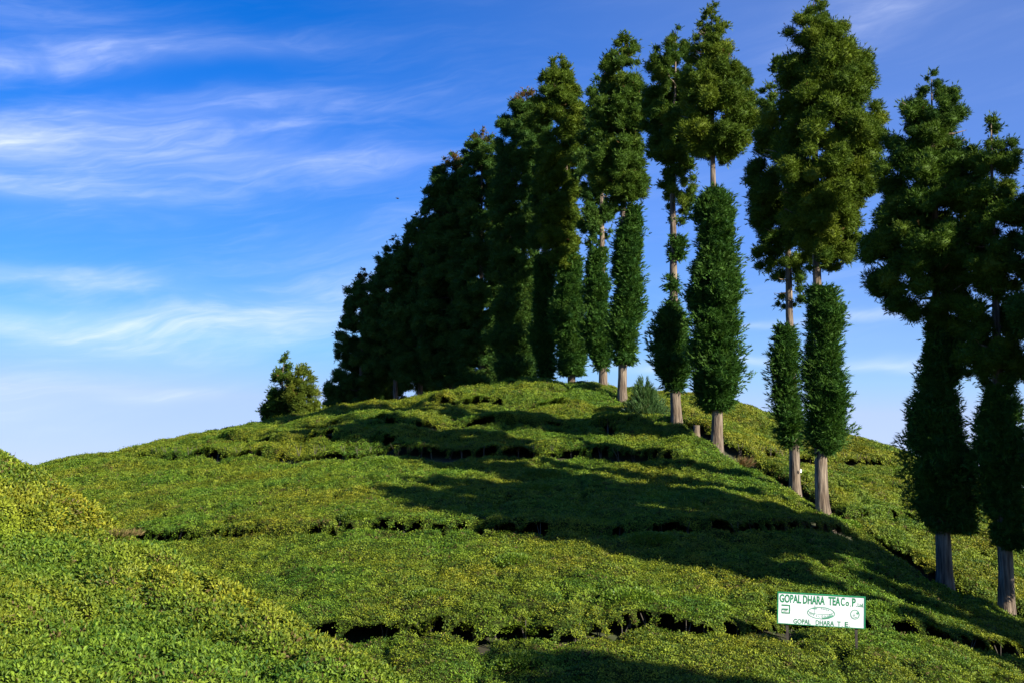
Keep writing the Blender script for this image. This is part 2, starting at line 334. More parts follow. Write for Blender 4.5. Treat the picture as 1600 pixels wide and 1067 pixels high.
def canopy(x, y):
    x = np.asarray(x, float); y = np.asarray(y, float)
    b = base(x, y) + steps(x, y)
    wx = x + .25 * (vnoise(x * .8, y * .8, 60) - .5); wy = y + .25 * (vnoise(x * .8, y * .8, 61) - .5)
    f1, f2, c = voro(wx / 1.15, wy / 1.0, 2)
    bump = .10 * (1 - (f1 / .62) ** 2) + .10 * (c - .5) * np.clip((f2 - f1) * 5, 0, 1)
    g1, g2, gc = voro(wx / 3.4, wy / 2.1, 23)
    up = np.clip((y - 50) / 10, 0, 1)
    bump = bump + (.08 + .42 * up) * ((1 - (g1 / .75) ** 2) * (.5 + .8 * gc) - .75 * up) - .16
    bump = bump + .05 * (fbm(x * 2.6, y * 2.6, 40, 2) - .5) + .35 * (fbm(x * .16, y * .16, 44, 2) - .5)
    ck = np.exp(-((f2 - f1) / .10) ** 2) * np.clip((fbm(x * .45, y * .45, 80, 2) - .47) * 5, 0, 1) * .42
    fr = np.maximum(furrow(x, y), ck)
    return b + bump * (1 - np.clip(fr * 1.4, 0, 1)) - fr, fr
# ground: one sheet, fine near the hill, out past the horizon
def spaced(a, b, h, far):
    c = list(np.arange(a, b + 1e-6, h)); s = h; lo, hi = c[0], c[-1]; L_, R_ = [], []
    while hi < far: s *= 1.25; hi += s; lo -= s; L_.insert(0, lo); R_.append(hi)
    return np.array(L_ + c + R_)
gx, gy = spaced(-45, 42, .45, 9000), spaced(-6, 100, .45, 9000)
X, Y = np.meshgrid(gx, gy); Z = ground_z(X, Y)
nx, ny = len(gx), len(gy); idx = np.arange(nx * ny).reshape(ny, nx)
q = np.stack([idx[:-1, :-1], idx[:-1, 1:], idx[1:, 1:], idx[1:, :-1]], -1).reshape(-1)
tag(link_mesh('ground', np_mesh('ground', np.stack([X, Y, Z], -1).reshape(-1, 3), q, 4, True), M_SOIL), kind='structure')
def gz(x, y): return float(ground_z(np.array([x]), np.array([y]))[0])
def cz(x, y): return float(canopy(np.array([x]), np.array([y]))[0][0])

# ------------------------------------------------------------------ tea bushes
def leaf_clump(name, n, ll, lw, fold, material, seed, spread):
    r = np.random.default_rng(seed); V = []; Fc = []
    for i in range(n):
        az = r.uniform(0, 6.283); el = r.uniform(.05, 1.0); L_ = ll * r.uniform(.65, 1.2); w = lw * r.uniform(.8, 1.2)
        d = np.array([math.cos(az) * math.cos(el), math.sin(az) * math.cos(el), math.sin(el)])
        s = np.array([-math.sin(az), math.cos(az), 0]) + r.normal(0, .25, 3); s -= d * s.dot(d); s /= np.linalg.norm(s); nrm = np.cross(d, s)
        o = np.array([math.cos(az), math.sin(az), 0]) * r.uniform(0, spread) + r.normal(0, spread * .35, 3); k = len(V)
        drop = -nrm * L_ * .12 if nrm[2] > 0 else nrm * L_ * .12
        if fold:
            V += [o, o + d * L_ * .35 + s * w * .5 + nrm * w * .18, o + d * L_ * .72 + s * w * .42 + nrm * w * .14, o + d * L_ + drop,
                  o + d * L_ * .72 - s * w * .42 + nrm * w * .14, o + d * L_ * .35 - s * w * .5 + nrm * w * .18, o + d * L_ * .5]
            Fc += [(k, k + 1, k + 6), (k + 1, k + 2, k + 6), (k + 2, k + 3, k + 6), (k + 3, k + 4, k + 6), (k + 4, k + 5, k + 6), (k + 5, k, k + 6)]
        else:
            V += [o, o + d * L_ * .5 + s * w * .55, o + d * L_ + drop, o + d * L_ * .5 - s * w * .55]; Fc += [(k, k + 1, k + 2), (k, k + 2, k + 3)]
    me = np_mesh(name, np.array(V), np.array(Fc).ravel(), 3); me.materials.append(material)
    return bpy.data.objects.new(name, me)          # instance source only, not linked to the scene
FAR_CL = [leaf_clump('tea_sprig', 18, .058, .030, False, M_TEA, 100 + i, .085) for i in range(5)]
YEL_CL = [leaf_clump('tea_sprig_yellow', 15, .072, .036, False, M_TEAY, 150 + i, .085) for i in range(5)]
NEAR_CL = [leaf_clump('tea_sprig_near', 11, .047, .020, True, M_TEAN, 200 + i, .045) for i in range(5)]
def scatter_group(name, clumps, density, seed):
    ng = bpy.data.node_groups.new(name, 'GeometryNodeTree')
    ng.interface.new_socket('Geometry', in_out='INPUT', socket_type='NodeSocketGeometry'); ng.interface.new_socket('Geometry', in_out='OUTPUT', socket_type='NodeSocketGeometry')
    N = ng.nodes.new; L = ng.links.new
    gi, go = N('NodeGroupInput'), N('NodeGroupOutput')
    da = N('GeometryNodeInputNamedAttribute'); da.data_type = 'FLOAT'; da.inputs['Name'].default_value = 'dens'
    mu = N('ShaderNodeMath'); mu.operation = 'MULTIPLY'; L(da.outputs[0], mu.inputs[0]); mu.inputs[1].default_value = density
    dp = N('GeometryNodeDistributePointsOnFaces'); dp.distribute_method = 'RANDOM'; dp.inputs['Seed'].default_value = seed
    L(gi.outputs[0], dp.inputs['Mesh']); L(mu.outputs[0], dp.inputs['Density'])
    gt = N('GeometryNodeJoinGeometry')
    for c in clumps:
        oi = N('GeometryNodeObjectInfo'); oi.inputs['Object'].default_value = c; oi.inputs['As Instance'].default_value = True; L(oi.outputs['Geometry'], gt.inputs[0])
    ip = N('GeometryNodeInstanceOnPoints'); L(dp.outputs['Points'], ip.inputs['Points']); L(gt.outputs[0], ip.inputs['Instance']); ip.inputs['Pick Instance'].default_value = True
    ri = N('FunctionNodeRandomValue'); ri.data_type = 'INT'; ri.inputs[4].default_value = 0; ri.inputs[5].default_value = len(clumps) - 1; L(ri.outputs[2], ip.inputs['Instance Index'])
    rv = N('FunctionNodeRandomValue'); rv.data_type = 'FLOAT_VECTOR'; rv.inputs[0].default_value = (-.45, -.45, 0); rv.inputs[1].default_value = (.45, .45, 6.283)
    rr = N('FunctionNodeRotateRotation'); rr.rotation_space = 'LOCAL'; L(dp.outputs['Rotation'], rr.inputs[0]); L(rv.outputs[0], rr.inputs[1]); L(rr.outputs[0], ip.inputs['Rotation'])
    rs = N('FunctionNodeRandomValue'); rs.data_type = 'FLOAT'; rs.inputs[2].default_value = .7; rs.inputs[3].default_value = 1.25
    sa = N('GeometryNodeInputNamedAttribute'); sa.data_type = 'FLOAT'; sa.inputs['Name'].default_value = 'size'
    m2 = N('ShaderNodeMath'); m2.operation = 'MULTIPLY'; L(rs.outputs[1], m2.inputs[0]); L(sa.outputs[0], m2.inputs[1]); L(m2.outputs[0], ip.inputs['Scale'])
    j = N('GeometryNodeJoinGeometry'); L(gi.outputs[0], j.inputs[0]); L(ip.outputs[0], j.inputs[0]); L(j.outputs[0], go.inputs[0])
    return ng
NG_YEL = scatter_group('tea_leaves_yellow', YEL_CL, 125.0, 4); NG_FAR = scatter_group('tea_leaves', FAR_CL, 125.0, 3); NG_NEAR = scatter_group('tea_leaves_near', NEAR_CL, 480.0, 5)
def line_v(pl, u):
    p = np.array(pl, float); return np.interp(u, p[:, 0], p[:, 1])
def build_tea():
    # hill
    def grid(x0, x1, y0, y1, h):
        xs, ys = np.arange(x0, x1, h), np.arange(y0, y1, h); X, Y = np.meshgrid(xs, ys); Zc, fr = canopy(X, Y)
        n = len(xs); I = np.arange(X.size).reshape(X.shape)
        Q = np.stack([I[:-1, :-1], I[:-1, 1:], I[1:, 1:], I[1:, :-1]], -1).reshape(-1, 4)
        return np.stack([X, Y, Zc], -1).reshape(-1, 3), Q, fr.ravel(), X.ravel(), Y.ravel()
    def emit(name, V, Q, fr, size, ng, label):
        Q = Q[fr[Q].max(1) < .48]                     # the leaf table ends at furrows and cracks; stems and soil lie open below
        used, inv = np.unique(Q.ravel(), return_inverse=True)
        me = np_mesh(name, V[used], inv, 4, True); me.materials.append(M_CAN)
        a = me.attributes.new('dens', 'FLOAT', 'POINT'); a.data.foreach_set('value', np.clip(1.1 - fr[used] * 1.0, .5, 1).astype(np.float32))
        a = me.attributes.new('size', 'FLOAT', 'POINT'); a.data.foreach_set('value', size[used].astype(np.float32))
        o = link_mesh(name, me, None); md = o.modifiers.new('leaves', 'NODES'); md.node_group = ng
        tag(o, label, 'tea bushes', None, 'stuff')
    V, Q, fr, X, Y = grid(-33, 33, 22.5, 86, .19)
    u, v = proj(V)
    _, ism = base_raw(X, Y)
    d, s, ov = seg_dist(X, Y, PATH)
    reg = np.full(X.shape, 3)
    reg[v > line_v(edges_px[2][0], u)] = 2; reg[v > line_v(edges_px[1][0], u)] = 1; reg[v > line_v(edges_px[0][0], u)] = 0
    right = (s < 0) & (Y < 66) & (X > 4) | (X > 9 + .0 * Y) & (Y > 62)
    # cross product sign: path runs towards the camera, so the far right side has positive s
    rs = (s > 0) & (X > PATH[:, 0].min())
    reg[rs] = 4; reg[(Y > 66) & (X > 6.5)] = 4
    reg[ism] = -1
    size = np.interp(np.hypot(X, Y), [25, 60, 90], [.85, 1.1, 1.35])
    qr = reg[Q].max(1)
    names = {0: 'tea bushes of the lowest bed below the white signboard', 1: 'broad tea bed behind the white signboard, half under tree shadow',
             2: 'middle tea bed across the hillside crossed by long tree shadows', 3: 'lumpy tea bushes on the summit of the hill at the foot of the far conifers',
             4: 'sunny tea bushes on the far slope behind the row of big conifers'}
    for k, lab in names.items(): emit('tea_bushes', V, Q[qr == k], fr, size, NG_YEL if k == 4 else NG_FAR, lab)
    V, Q, fr, X, Y = grid(-16.5, 4, 5.5, 29.0, .10)
    _, ism = base_raw(X, Y); keep = ism[Q].any(1)
    size = np.interp(np.hypot(X, Y), [8, 24], [.95, 1.35])
    emit('tea_bushes', V, Q[keep], fr * .8, size, NG_NEAR, 'bright yellow-green tea bushes on the near slope at lower left')
build_tea()

# ------------------------------------------------------------------ foliage made of small blades
def norm(a): return a / np.maximum(np.linalg.norm(a, axis=-1, keepdims=True), 1e-9)
def blades(pos, dirs, length, width, nb, col, rng, spread=(.25, .75)):
    """each spray: nb narrow triangles fanning round its axis; returns triangle verts and colours"""
    M = len(pos); a = norm(dirs)
    ref = np.where(np.abs(a[:, 2:3]) > .9, np.array([[1., 0, 0]]), np.array([[0, 0, 1.]]))
    e1 = norm(np.cross(a, ref)); e2 = np.cross(a, e1)
    th = rng.uniform(0, 6.283, (M, nb)); ph = rng.uniform(spread[0], spread[1], (M, nb)); t0 = rng.uniform(0, .62, (M, nb))
    L_ = length[:, None] * rng.uniform(.42, .72, (M, nb)); w = width[:, None] * rng.uniform(.7, 1.3, (M, nb))
    perp = np.cos(th)[..., None] * e1[:, None] + np.sin(th)[..., None] * e2[:, None]
    bd = a[:, None] * np.cos(ph)[..., None] + perp * np.sin(ph)[..., None]
    st = pos[:, None] + a[:, None] * (t0 * length[:, None])[..., None]
    sd_ = norm(np.cross(bd, rng.normal(0, 1, (M, nb, 3))))
    V = np.stack([st + sd_ * (w * .5)[..., None], st + bd * L_[..., None], st - sd_ * (w * .5)[..., None]], 2).reshape(-1, 3)
    C = np.repeat(col * rng.uniform(.85, 1.15, (M, 1)), nb * 3, 0)
    return V, C
def blade_mesh(name, V, C):
    return np_mesh(name, V, np.arange(len(V)), 3, False, C)
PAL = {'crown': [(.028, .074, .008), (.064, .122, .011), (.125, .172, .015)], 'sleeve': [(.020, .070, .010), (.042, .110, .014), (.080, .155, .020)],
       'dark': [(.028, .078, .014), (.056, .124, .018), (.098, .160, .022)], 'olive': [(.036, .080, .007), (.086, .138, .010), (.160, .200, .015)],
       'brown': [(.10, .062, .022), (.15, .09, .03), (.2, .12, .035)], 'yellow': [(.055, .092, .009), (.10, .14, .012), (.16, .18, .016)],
       'shrub': [(.04, .10, .028), (.07, .14, .04), (.10, .17, .05)]}
def pal(name, t):
    p = np.array(PAL[name]); t = np.clip(t, 0, 1) * 2; i = np.minimum(t.astype(int), 1); f = (t - i)[:, None]
    return p[i] * (1 - f) + p[i + 1] * f
PHI = (1 + 5 ** .5) / 2
ICO_V = norm(np.array([(-1, PHI, 0), (1, PHI, 0), (-1, -PHI, 0), (1, -PHI, 0), (0, -1, PHI), (0, 1, PHI), (0, -1, -PHI), (0, 1, -PHI), (PHI, 0, -1), (PHI, 0, 1), (-PHI, 0, -1), (-PHI, 0, 1)], float))
ICO_F = np.array([(0,11,5),(0,5,1),(0,1,7),(0,7,10),(0,10,11),(1,5,9),(5,11,4),(11,10,2),(10,7,6),(7,1,8),(3,9,4),(3,4,2),(3,2,6),(3,6,8),(3,8,9),(4,9,5),(2,4,11),(6,2,10),(8,6,7),(9,8,1)])
def cores(ctr, rad, col, rng):
    """jagged inner twigs-and-needles mass of each lobe"""
    n = len(ctr); v = ctr[:, None] + ICO_V[None] * (rad[:, None] * rng.uniform(.65, 1.15, (n, 12)))[..., None]
    return v[:, ICO_F.ravel()].reshape(-1, 3), np.repeat(col, 60, 0)
def lobe_material():
    m, nt, N, L = mat('conifer_tuft'); out = N('ShaderNodeOutputMaterial')
    a = N('ShaderNodeAttribute'); a.attribute_type = 'INSTANCER'; a.attribute_name = 'tint'; v = N('ShaderNodeAttribute'); v.attribute_name = 'tint'
    mu = N('ShaderNodeMix'); mu.data_type = 'RGBA'; mu.blend_type = 'MULTIPLY'; mu.inputs[0].default_value = 1; L(a.outputs['Color'], mu.inputs[6]); L(v.outputs['Color'], mu.inputs[7])
    leaf_shader(N, L, out, mu.outputs[2], .65, .12, .15); return m
M_LOBE = lobe_material()
def tuft(seed, nb):
    """one rounded tuft of needle sprays, unit radius: a knobbly inner mass with fine needles all over it"""
    rng = np.random.default_rng(seed)
    v, f = ICO_V, ICO_F
    for _ in range(2):
        t = v[f]; mids = norm(np.stack([t[:, 0] + t[:, 1], t[:, 1] + t[:, 2], t[:, 2] + t[:, 0]], 1)); n0 = len(v); k = np.arange(len(f)) * 3 + n0
        v = np.vstack([v, mids.reshape(-1, 3)]); f = np.vstack([np.stack([f[:, 0], k, k + 2], 1), np.stack([f[:, 1], k + 1, k], 1), np.stack([f[:, 2], k + 2, k + 1], 1), np.stack([k, k + 1, k + 2], 1)])
    knob = lambda d: .72 + .34 * vnoise(np.arctan2(d[:, 1], d[:, 0]) * 1.27 + seed, d[:, 2] * 2.6 + seed, 3)
    core = (v * (knob(v) * .74)[:, None])[f.ravel()]
    d = norm(rng.normal(0, 1, (nb, 3))); pos = d * (knob(d) * rng.uniform(.62, .95, nb))[:, None]
    dr = d * .9 + np.array([0, 0, .35]) + rng.normal(0, .25, (nb, 3))
    V, C = blades(pos, dr, np.full(nb, .36) * rng.uniform(.7, 1.3, nb), np.full(nb, .052), 5, np.repeat(rng.uniform(.7, 1.3, (nb, 1)), 3, 1) * np.array([[1.0, 1.0, 1.0]]), rng, (.15, .75))
    V = np.vstack([V, core]); C = np.vstack([C, np.full((len(core), 3), .8)]); V[:, 2] *= .85
    me = np_mesh('tuft', V, np.arange(len(V)), 3, False, C); me.materials.append(M_LOBE); return bpy.data.objects.new('tuft', me)
TUFTS = [tuft(400 + i, 420) for i in range(5)]
def tuft_group():
    ng = bpy.data.node_groups.new('foliage_tufts', 'GeometryNodeTree')
    ng.interface.new_socket('Geometry', in_out='INPUT', socket_type='NodeSocketGeometry'); ng.interface.new_socket('Geometry', in_out='OUTPUT', socket_type='NodeSocketGeometry')
    N = ng.nodes.new; L = ng.links.new; gi, go = N('NodeGroupInput'), N('NodeGroupOutput')
    def attr(nm, ty):
        a = N('GeometryNodeInputNamedAttribute'); a.data_type = ty; a.inputs['Name'].default_value = nm; return a.outputs[0]
    sel = N('FunctionNodeCompare'); sel.data_type = 'FLOAT'; sel.operation = 'GREATER_THAN'; L(attr('lobe', 'FLOAT'), sel.inputs[0]); sel.inputs[1].default_value = .01
    j = N('GeometryNodeJoinGeometry')
    for c in TUFTS:
        oi = N('GeometryNodeObjectInfo'); oi.inputs['Object'].default_value = c; oi.inputs['As Instance'].default_value = True; L(oi.outputs['Geometry'], j.inputs[0])
    ip = N('GeometryNodeInstanceOnPoints'); L(gi.outputs[0], ip.inputs['Points']); L(sel.outputs[0], ip.inputs['Selection']); L(j.outputs[0], ip.inputs['Instance']); ip.inputs['Pick Instance'].default_value = True
    ri = N('FunctionNodeRandomValue'); ri.data_type = 'INT'; ri.inputs[4].default_value = 0; ri.inputs[5].default_value = len(TUFTS) - 1; L(ri.outputs[2], ip.inputs['Instance Index'])
    rv = N('FunctionNodeRandomValue'); rv.data_type = 'FLOAT_VECTOR'; rv.inputs[0].default_value = (-.3, -.3, 0); rv.inputs[1].default_value = (.3, .3, 6.283); L(rv.outputs[0], ip.inputs['Rotation'])
    L(attr('lobe', 'FLOAT'), ip.inputs['Scale'])
    jo = N('GeometryNodeJoinGeometry'); L(gi.outputs[0], jo.inputs[0]); L(ip.outputs[0], jo.inputs[0]); L(jo.outputs[0], go.inputs[0]); return ng
NG_TUFT = tuft_group()
def lobe_mesh(name, V, C, ctr, rad, ccol):
    """loose needle sprays as faces, plus the tuft centres as points"""
    n = len(V); me = np_mesh(name, np.vstack([V, ctr]), np.arange(n), 3, False, np.vstack([C, ccol]))
    a = me.attributes.new('lobe', 'FLOAT', 'POINT'); a.data.foreach_set('value', np.concatenate([np.zeros(n), rad]).astype(np.float32)); return me
def add_tufts(o):
    md = o.modifiers.new('tufts', 'NODES'); md.node_group = NG_TUFT; return o
def crown_mesh(prof, px_m, rng, style, dens=1.0, gap=.30, brown_top=0.0, fat=1.12):
    """prof: rows (z, radius, cx) from bottom to top, in the tree's own space"""
    prof = np.array(sorted(prof)); z, r, cx = prof.T
    r = r * fat + .05; zs = np.linspace(z[0], z[-1], 200); rs = np.interp(zs, z, r); area = np.trapz(2 * math.pi * rs, zs)
    cdf = np.cumsum(rs + .12); cdf /= cdf[-1]
    big = max(.85, min(1.6, 26.0 / px_m))                # sprays grow with distance, they are about a pixel wide anyway
    # lobes: rounded tufts of foliage carried by the boughs
    n = int(area / .27 * dens)
    h = np.interp(rng.uniform(0, 1, n), cdf, zs); R = np.interp(h, z, r); c = np.interp(h, z, cx)
    th = rng.uniform(0, 6.283, n); lob = 1 + .12 * np.sin(3 * th + h * 1.7 + rng.uniform(0, 6)) * np.cos(h * 2.3 + th)
    bough = vnoise(th * 1.9 + 50, h * 1.0 + rng.uniform(0, 90), 4); keep = bough > gap      # gaps between the boughs
    h, R, c, th, lob = h[keep], R[keep], c[keep], th[keep], lob[keep]; n = len(h)
    bl = vnoise(th * np.maximum(R, .4) / .75 + 20, h / .7 + 5, 8 + int(z[-1] * 10) % 50)        # bough tufts about a metre across stand out, hollows lie between
    keep = bl > .2; h, R, c, th, lob, bl = h[keep], R[keep], c[keep], th[keep], lob[keep], bl[keep]; n = len(h)
    R = R * (.74 + .44 * bl)
    cs = np.clip(R * .25, .14, .46) * rng.uniform(.6, 1.25, n)
    rho = np.maximum(R * lob * rng.uniform(.10, 1, n) ** .38 - cs * .85, .02)
    ctr = np.stack([c + rho * np.cos(th), rho * np.sin(th), h - .12 * rho], 1)
    tone = np.clip(rng.normal(.25, .15, n) + .42 * bl, 0, 1); low = 1 - np.clip((h - z[0]) / (z[-1] - z[0]), 0, 1)  # outer tufts coloured lighter, hollows darker: shade between boughs put into the colour
    ns = 9; o_ = norm(rng.normal(0, 1, (n, ns, 3)))
    off = o_ * rng.uniform(.75, 1.1, (n, ns, 1)) * cs[:, None, None]
    outw = np.stack([np.cos(th), np.sin(th), np.zeros(n)], 1)[:, None]
    pos = (ctr[:, None] + off).reshape(-1, 3)
    dr = (outw * .25 + o_ * .9 + np.array([0, 0, .30]) + rng.normal(0, .22, (n, ns, 3))).reshape(-1, 3)
    tt = np.clip(np.repeat(tone, ns) + rng.normal(0, .13, n * ns), 0, 1)
    col = pal(style, tt)
    if brown_top > 0:
        k = np.clip((pos[:, 2] - (z[-1] - brown_top)) / brown_top * 1.6, 0, 1)[:, None] * (rng.uniform(0, 1, (len(pos), 1)) < .75); col = col * (1 - k) + pal('brown', tt) * k
    dead = rng.uniform(0, 1, len(pos)) < .02; col[dead] = pal('brown', tt[dead]) * .7
    M = len(pos)
    V, C = blades(pos, dr, np.full(M, .20 * big ** .7) * rng.uniform(.7, 1.25, M), np.full(M, .036 * big), 6, col, rng, (.15, .7))
    cc = pal(style, np.clip(tone, 0, 1))
    if brown_top > 0:
        k = np.clip((ctr[:, 2] - (z[-1] - brown_top)) / brown_top * 1.6, 0, 1)[:, None] * (rng.uniform(0, 1, (n, 1)) < .8); cc = cc * (1 - k) + pal('brown', tone) * k
    return lobe_mesh('crown', V, C, ctr, cs * 1.02, cc)
def sleeve_mesh(prof, px_m, rng, style='sleeve', dens=1.0, shag=.0):
    prof = np.array(sorted(prof)); z, r, cx = prof.T; r = r * 1.12 + .03; zs = np.linspace(z[0], z[-1], 200); rs = np.interp(zs, z, r)
    cdf = np.cumsum(rs + .15); cdf /= cdf[-1]; area = np.trapz(2 * math.pi * rs, zs); big = max(.8, min(1.6, 30.0 / px_m))
    n = int(area * 120 * dens / big ** 1.4); h = np.interp(rng.uniform(0, 1, n), cdf, zs); th = rng.uniform(0, 6.283, n)
    lump = vnoise(th * 2.2 + 9, h * 2.4 + 3, 5); lump2 = vnoise(th * .8, h * .9 + z[0] * 7, 6)
    bulge = lambda q_: .74 + .46 * vnoise(q_ * .95 + z[-1] * 3.7, q_ * 0 + z[0], 14); R = np.interp(h, z, r) * bulge(h); ln = .25 * big ** .5
    q = np.sqrt(rng.uniform(.18, 1, n)); rho = np.maximum(R * (.74 + .46 * lump) * (.72 + .62 * lump2) * q - ln * .30, .03)
    pos = np.stack([np.interp(h, z, cx) + rho * np.cos(th), rho * np.sin(th), h], 1)
    dr = np.stack([np.cos(th), np.sin(th), np.full(n, .6)], 1) + rng.normal(0, .42, (n, 3))
    stray = rng.uniform(0, 1, n) < .06; pos[stray, :2] *= 1.12; hang = rng.uniform(0, 1, n) < shag; dr[hang, 2] -= 1.3
    low = h < z[0] + .5; dr[low, 2] -= .9
    t = np.clip(.15 + .55 * lump + .15 * q + rng.normal(0, .16, n), 0, 1)
    V, C = blades(pos, dr, np.full(n, ln) * rng.uniform(.7, 1.25, n), np.full(n, .032 * big), 7, pal(style, t), rng, (.15, .6))
    nc = int(area / .13); hc = rng.uniform(z[0] + .1, z[-1] - .1, nc); tc = rng.uniform(0, 6.283, nc); Rc = np.interp(hc, z, r) * bulge(hc)
    l2 = vnoise(tc * .8, hc * .9 + z[0] * 7, 6); cr = np.clip(Rc * .42, .12, .36) * rng.uniform(.75, 1.2, nc); off = np.maximum(Rc * (.66 + .62 * l2) - cr * 1.0, 0) * rng.uniform(.45, 1, nc)
    return lobe_mesh('lower_foliage', V, C, np.stack([np.interp(hc, z, cx) + off * np.cos(tc), off * np.sin(tc), hc], 1), cr, pal(style, np.clip(rng.normal(.4, .22, nc), 0, 1)))
def tube(path, rad, sides=12, flute=0.0, seed=0):
    path = np.array(path, float); n = len(path); th = np.linspace(0, 2 * math.pi, sides, endpoint=False)
    r = np.random.default_rng(seed); ph = r.uniform(0, 6.28, 3); V = []
    for i, (p, R) in enumerate(zip(path, rad)):
        tg = path[min(i + 1, n - 1)] - path[max(i - 1, 0)]; tg /= np.linalg.norm(tg)
        ref = np.array([1., 0, 0]) if abs(tg[0]) < .9 else np.array([0, 1., 0]); e1 = np.cross(tg, ref); e1 /= np.linalg.norm(e1); e2 = np.cross(tg, e1)
        f = 1 + flute * (np.sin(5 * th + ph[0] + i * .15) * .6 + np.sin(3 * th + ph[1]) * .5) * (1.8 if i < 3 else 1)
        V.append(p + (np.cos(th)[:, None] * e1 + np.sin(th)[:, None] * e2) * (R * f)[:, None] if isinstance(f, np.ndarray) else 0)
    V = np.vstack(V); Fq = []
    for i in range(n - 1):
        for j in range(sides):
            k = (j + 1) % sides; Fq += [i * sides + j, i * sides + k, (i + 1) * sides + k, (i + 1) * sides + j]
    return V, np.array(Fq)
BR_V, BR_F = tube([(0, 0, 0), (.3, .02, .06), (.65, -.02, .10), (1, .03, .26)], [.055, .042, .028, .006], 6)
BRANCH = np_mesh('branch', BR_V, BR_F, 4, True); BRANCH.materials.append(M_BARK)
def conifer(name, base_uv, d, dia, crown, sleeves, label, style='crown', dens=1.0, gap=.3, brown=0., seed=1, sl_style='sleeve', nbr=16, group='conifers along the ridge', shag=0., fat=1.12, cat='conifer'):
    rng = np.random.default_rng(seed); px_m = F / d * .64
    u0, v0 = base_uv; p = pt(u0, v0 if v0 else 700, d); x0, y0 = p[0], p[1]; z0 = gz(x0, y0) - .1
    if v0 and p[2] < z0 + .74: z0 = p[2] - .75
    root = empty(name, (x0, y0, z0), label, cat, group)
    def conv(rows):
        o = []
        for v, a, b in rows:
            A, B = pt(a, v, d), pt(b, v, d); o.append((A[2] - z0, max((B[0] - A[0]) / 2, .05), (A[0] + B[0]) / 2 - x0))
        return o
    C = conv(crown); top = max(c[0] for c in C); topx = max(C)[2]
    hs = np.concatenate([[0, .25, .6, 1.1], np.linspace(1.9, top - .3, 12)]); t = hs / top
    rad = dia * .46 * np.maximum((1 - t) ** .8, .06); rad[:4] *= [1.55, 1.32, 1.15, 1.05]
    tx = np.cumsum(rng.normal(0, .018, len(hs))) * (t < .8) + topx * t ** 2 * .8
    V, Fq = tube(np.stack([tx, np.cumsum(rng.normal(0, .012, len(hs))), hs], 1), rad, 14, .045, seed)
    link_mesh('trunk', np_mesh('trunk', V, Fq, 4, True), M_BARK, root)
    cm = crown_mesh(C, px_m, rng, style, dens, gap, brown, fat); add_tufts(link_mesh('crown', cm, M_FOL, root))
    for s_ in sleeves:
        add_tufts(link_mesh('lower_foliage', sleeve_mesh(conv(s_), px_m, rng, sl_style, 1.0, shag), M_FOL, root))
    za = np.array(sorted(C))
    for i in range(nbr):
        h = rng.uniform(za[0, 0] + .1, top * .93); R = np.interp(h, za[:, 0], za[:, 1]); b = bpy.data.objects.new('branch', BRANCH); COL.objects.link(b); b.parent = root
        b.location = (np.interp(h, hs, tx), 0, h); s_ = max(.3, R * rng.uniform(.7, .95)); b.scale = (s_, min(s_, 1.2), min(s_, 1.2)); b.rotation_euler = (0, rng.uniform(-.1, .35), rng.uniform(0, 6.283))
    return root

# ---- the row of big conifers on the ridge, right to left in the photo
P_ = conifer('conifer', (1475, 905), 40, .58,
 [(112,1448,1466),(135,1418,1492),(173,1398,1514),(226,1384,1520),(290,1366,1522),(372,1350,1520),(440,1356,1512),(480,1385,1508),(505,1430,1505)],
 [[(500,1440,1500),(560,1440,1502),(600,1432,1496),(640,1420,1506),(700,1414,1514),(760,1426,1524),(800,1436,1526),(828,1462,1518)]],
 'broad dark conifer with drooping sleeve, second from the right edge, right of the signboard', 'crown', 1.0, .30, seed=11, shag=.25)
Q_ = conifer('conifer', (1571, 938), 38.5, .56,
 [(180,1545,1558),(205,1525,1578),(250,1506,1600),(330,1498,1618),(420,1490,1625),(500,1490,1622),(560,1496,1616),(595,1530,1595)],
 [[(600,1535,1582),(660,1526,1598),(720,1524,1602),(780,1538,1606),(830,1548,1606),(856,1562,1598)]],
 'dark conifer at the right edge whose trunk foot is lowest in the photo', 'crown', .95, .32, seed=12, shag=.25)
R_ = conifer('conifer', (1672, 985), 36.5, .56,
 [(150,1640,1655),(200,1612,1700),(280,1598,1732),(400,1586,1744),(520,1592,1736),(580,1620,1712),(600,1640,1690)],
 [[(610,1640,1700),(700,1624,1716),(800,1622,1722),(880,1640,1712)]],
 'conifer mostly cut off by the right edge of the photo', 'dark', .9, .3, seed=13)
A_ = conifer('conifer', (1288, 792), 45.5, .56,
 [(-8,1266,1280),(10,1240,1300),(43,1228,1326),(70,1226,1340),(98,1224,1356),(140,1220,1364),(175,1208,1370),(216,1204,1382),(256,1206,1376),(295,1214,1368),(335,1222,1346),(372,1242,1342),(400,1246,1336),(418,1262,1312)],
 [[(448,1264,1300),(480,1262,1314),(500,1260,1322),(560,1258,1318),(640,1252,1326),(680,1256,1322),(708,1272,1302)]],
 'tallest conifer, touching the top of the photo, sunlit crown above a green sleeve', 'olive', 1.05, .28, seed=14)
B_ = conifer('conifer', (1244, 762), 49.5, .50,
 [(92,1208,1222),(118,1196,1242),(177,1184,1256),(230,1174,1262),(275,1167,1268),(315,1164,1270),(362,1174,1272),(394,1184,1270),(421,1194,1266),(446,1194,1262),(482,1216,1246)],
 [[(508,1212,1236),(540,1206,1246),(600,1204,1252),(640,1208,1254),(680,1216,1252),(698,1228,1248)]],
 'shaded conifer half hidden behind the tallest conifer, white mark low on its trunk', 'crown', 1.0, .33, seed=15)
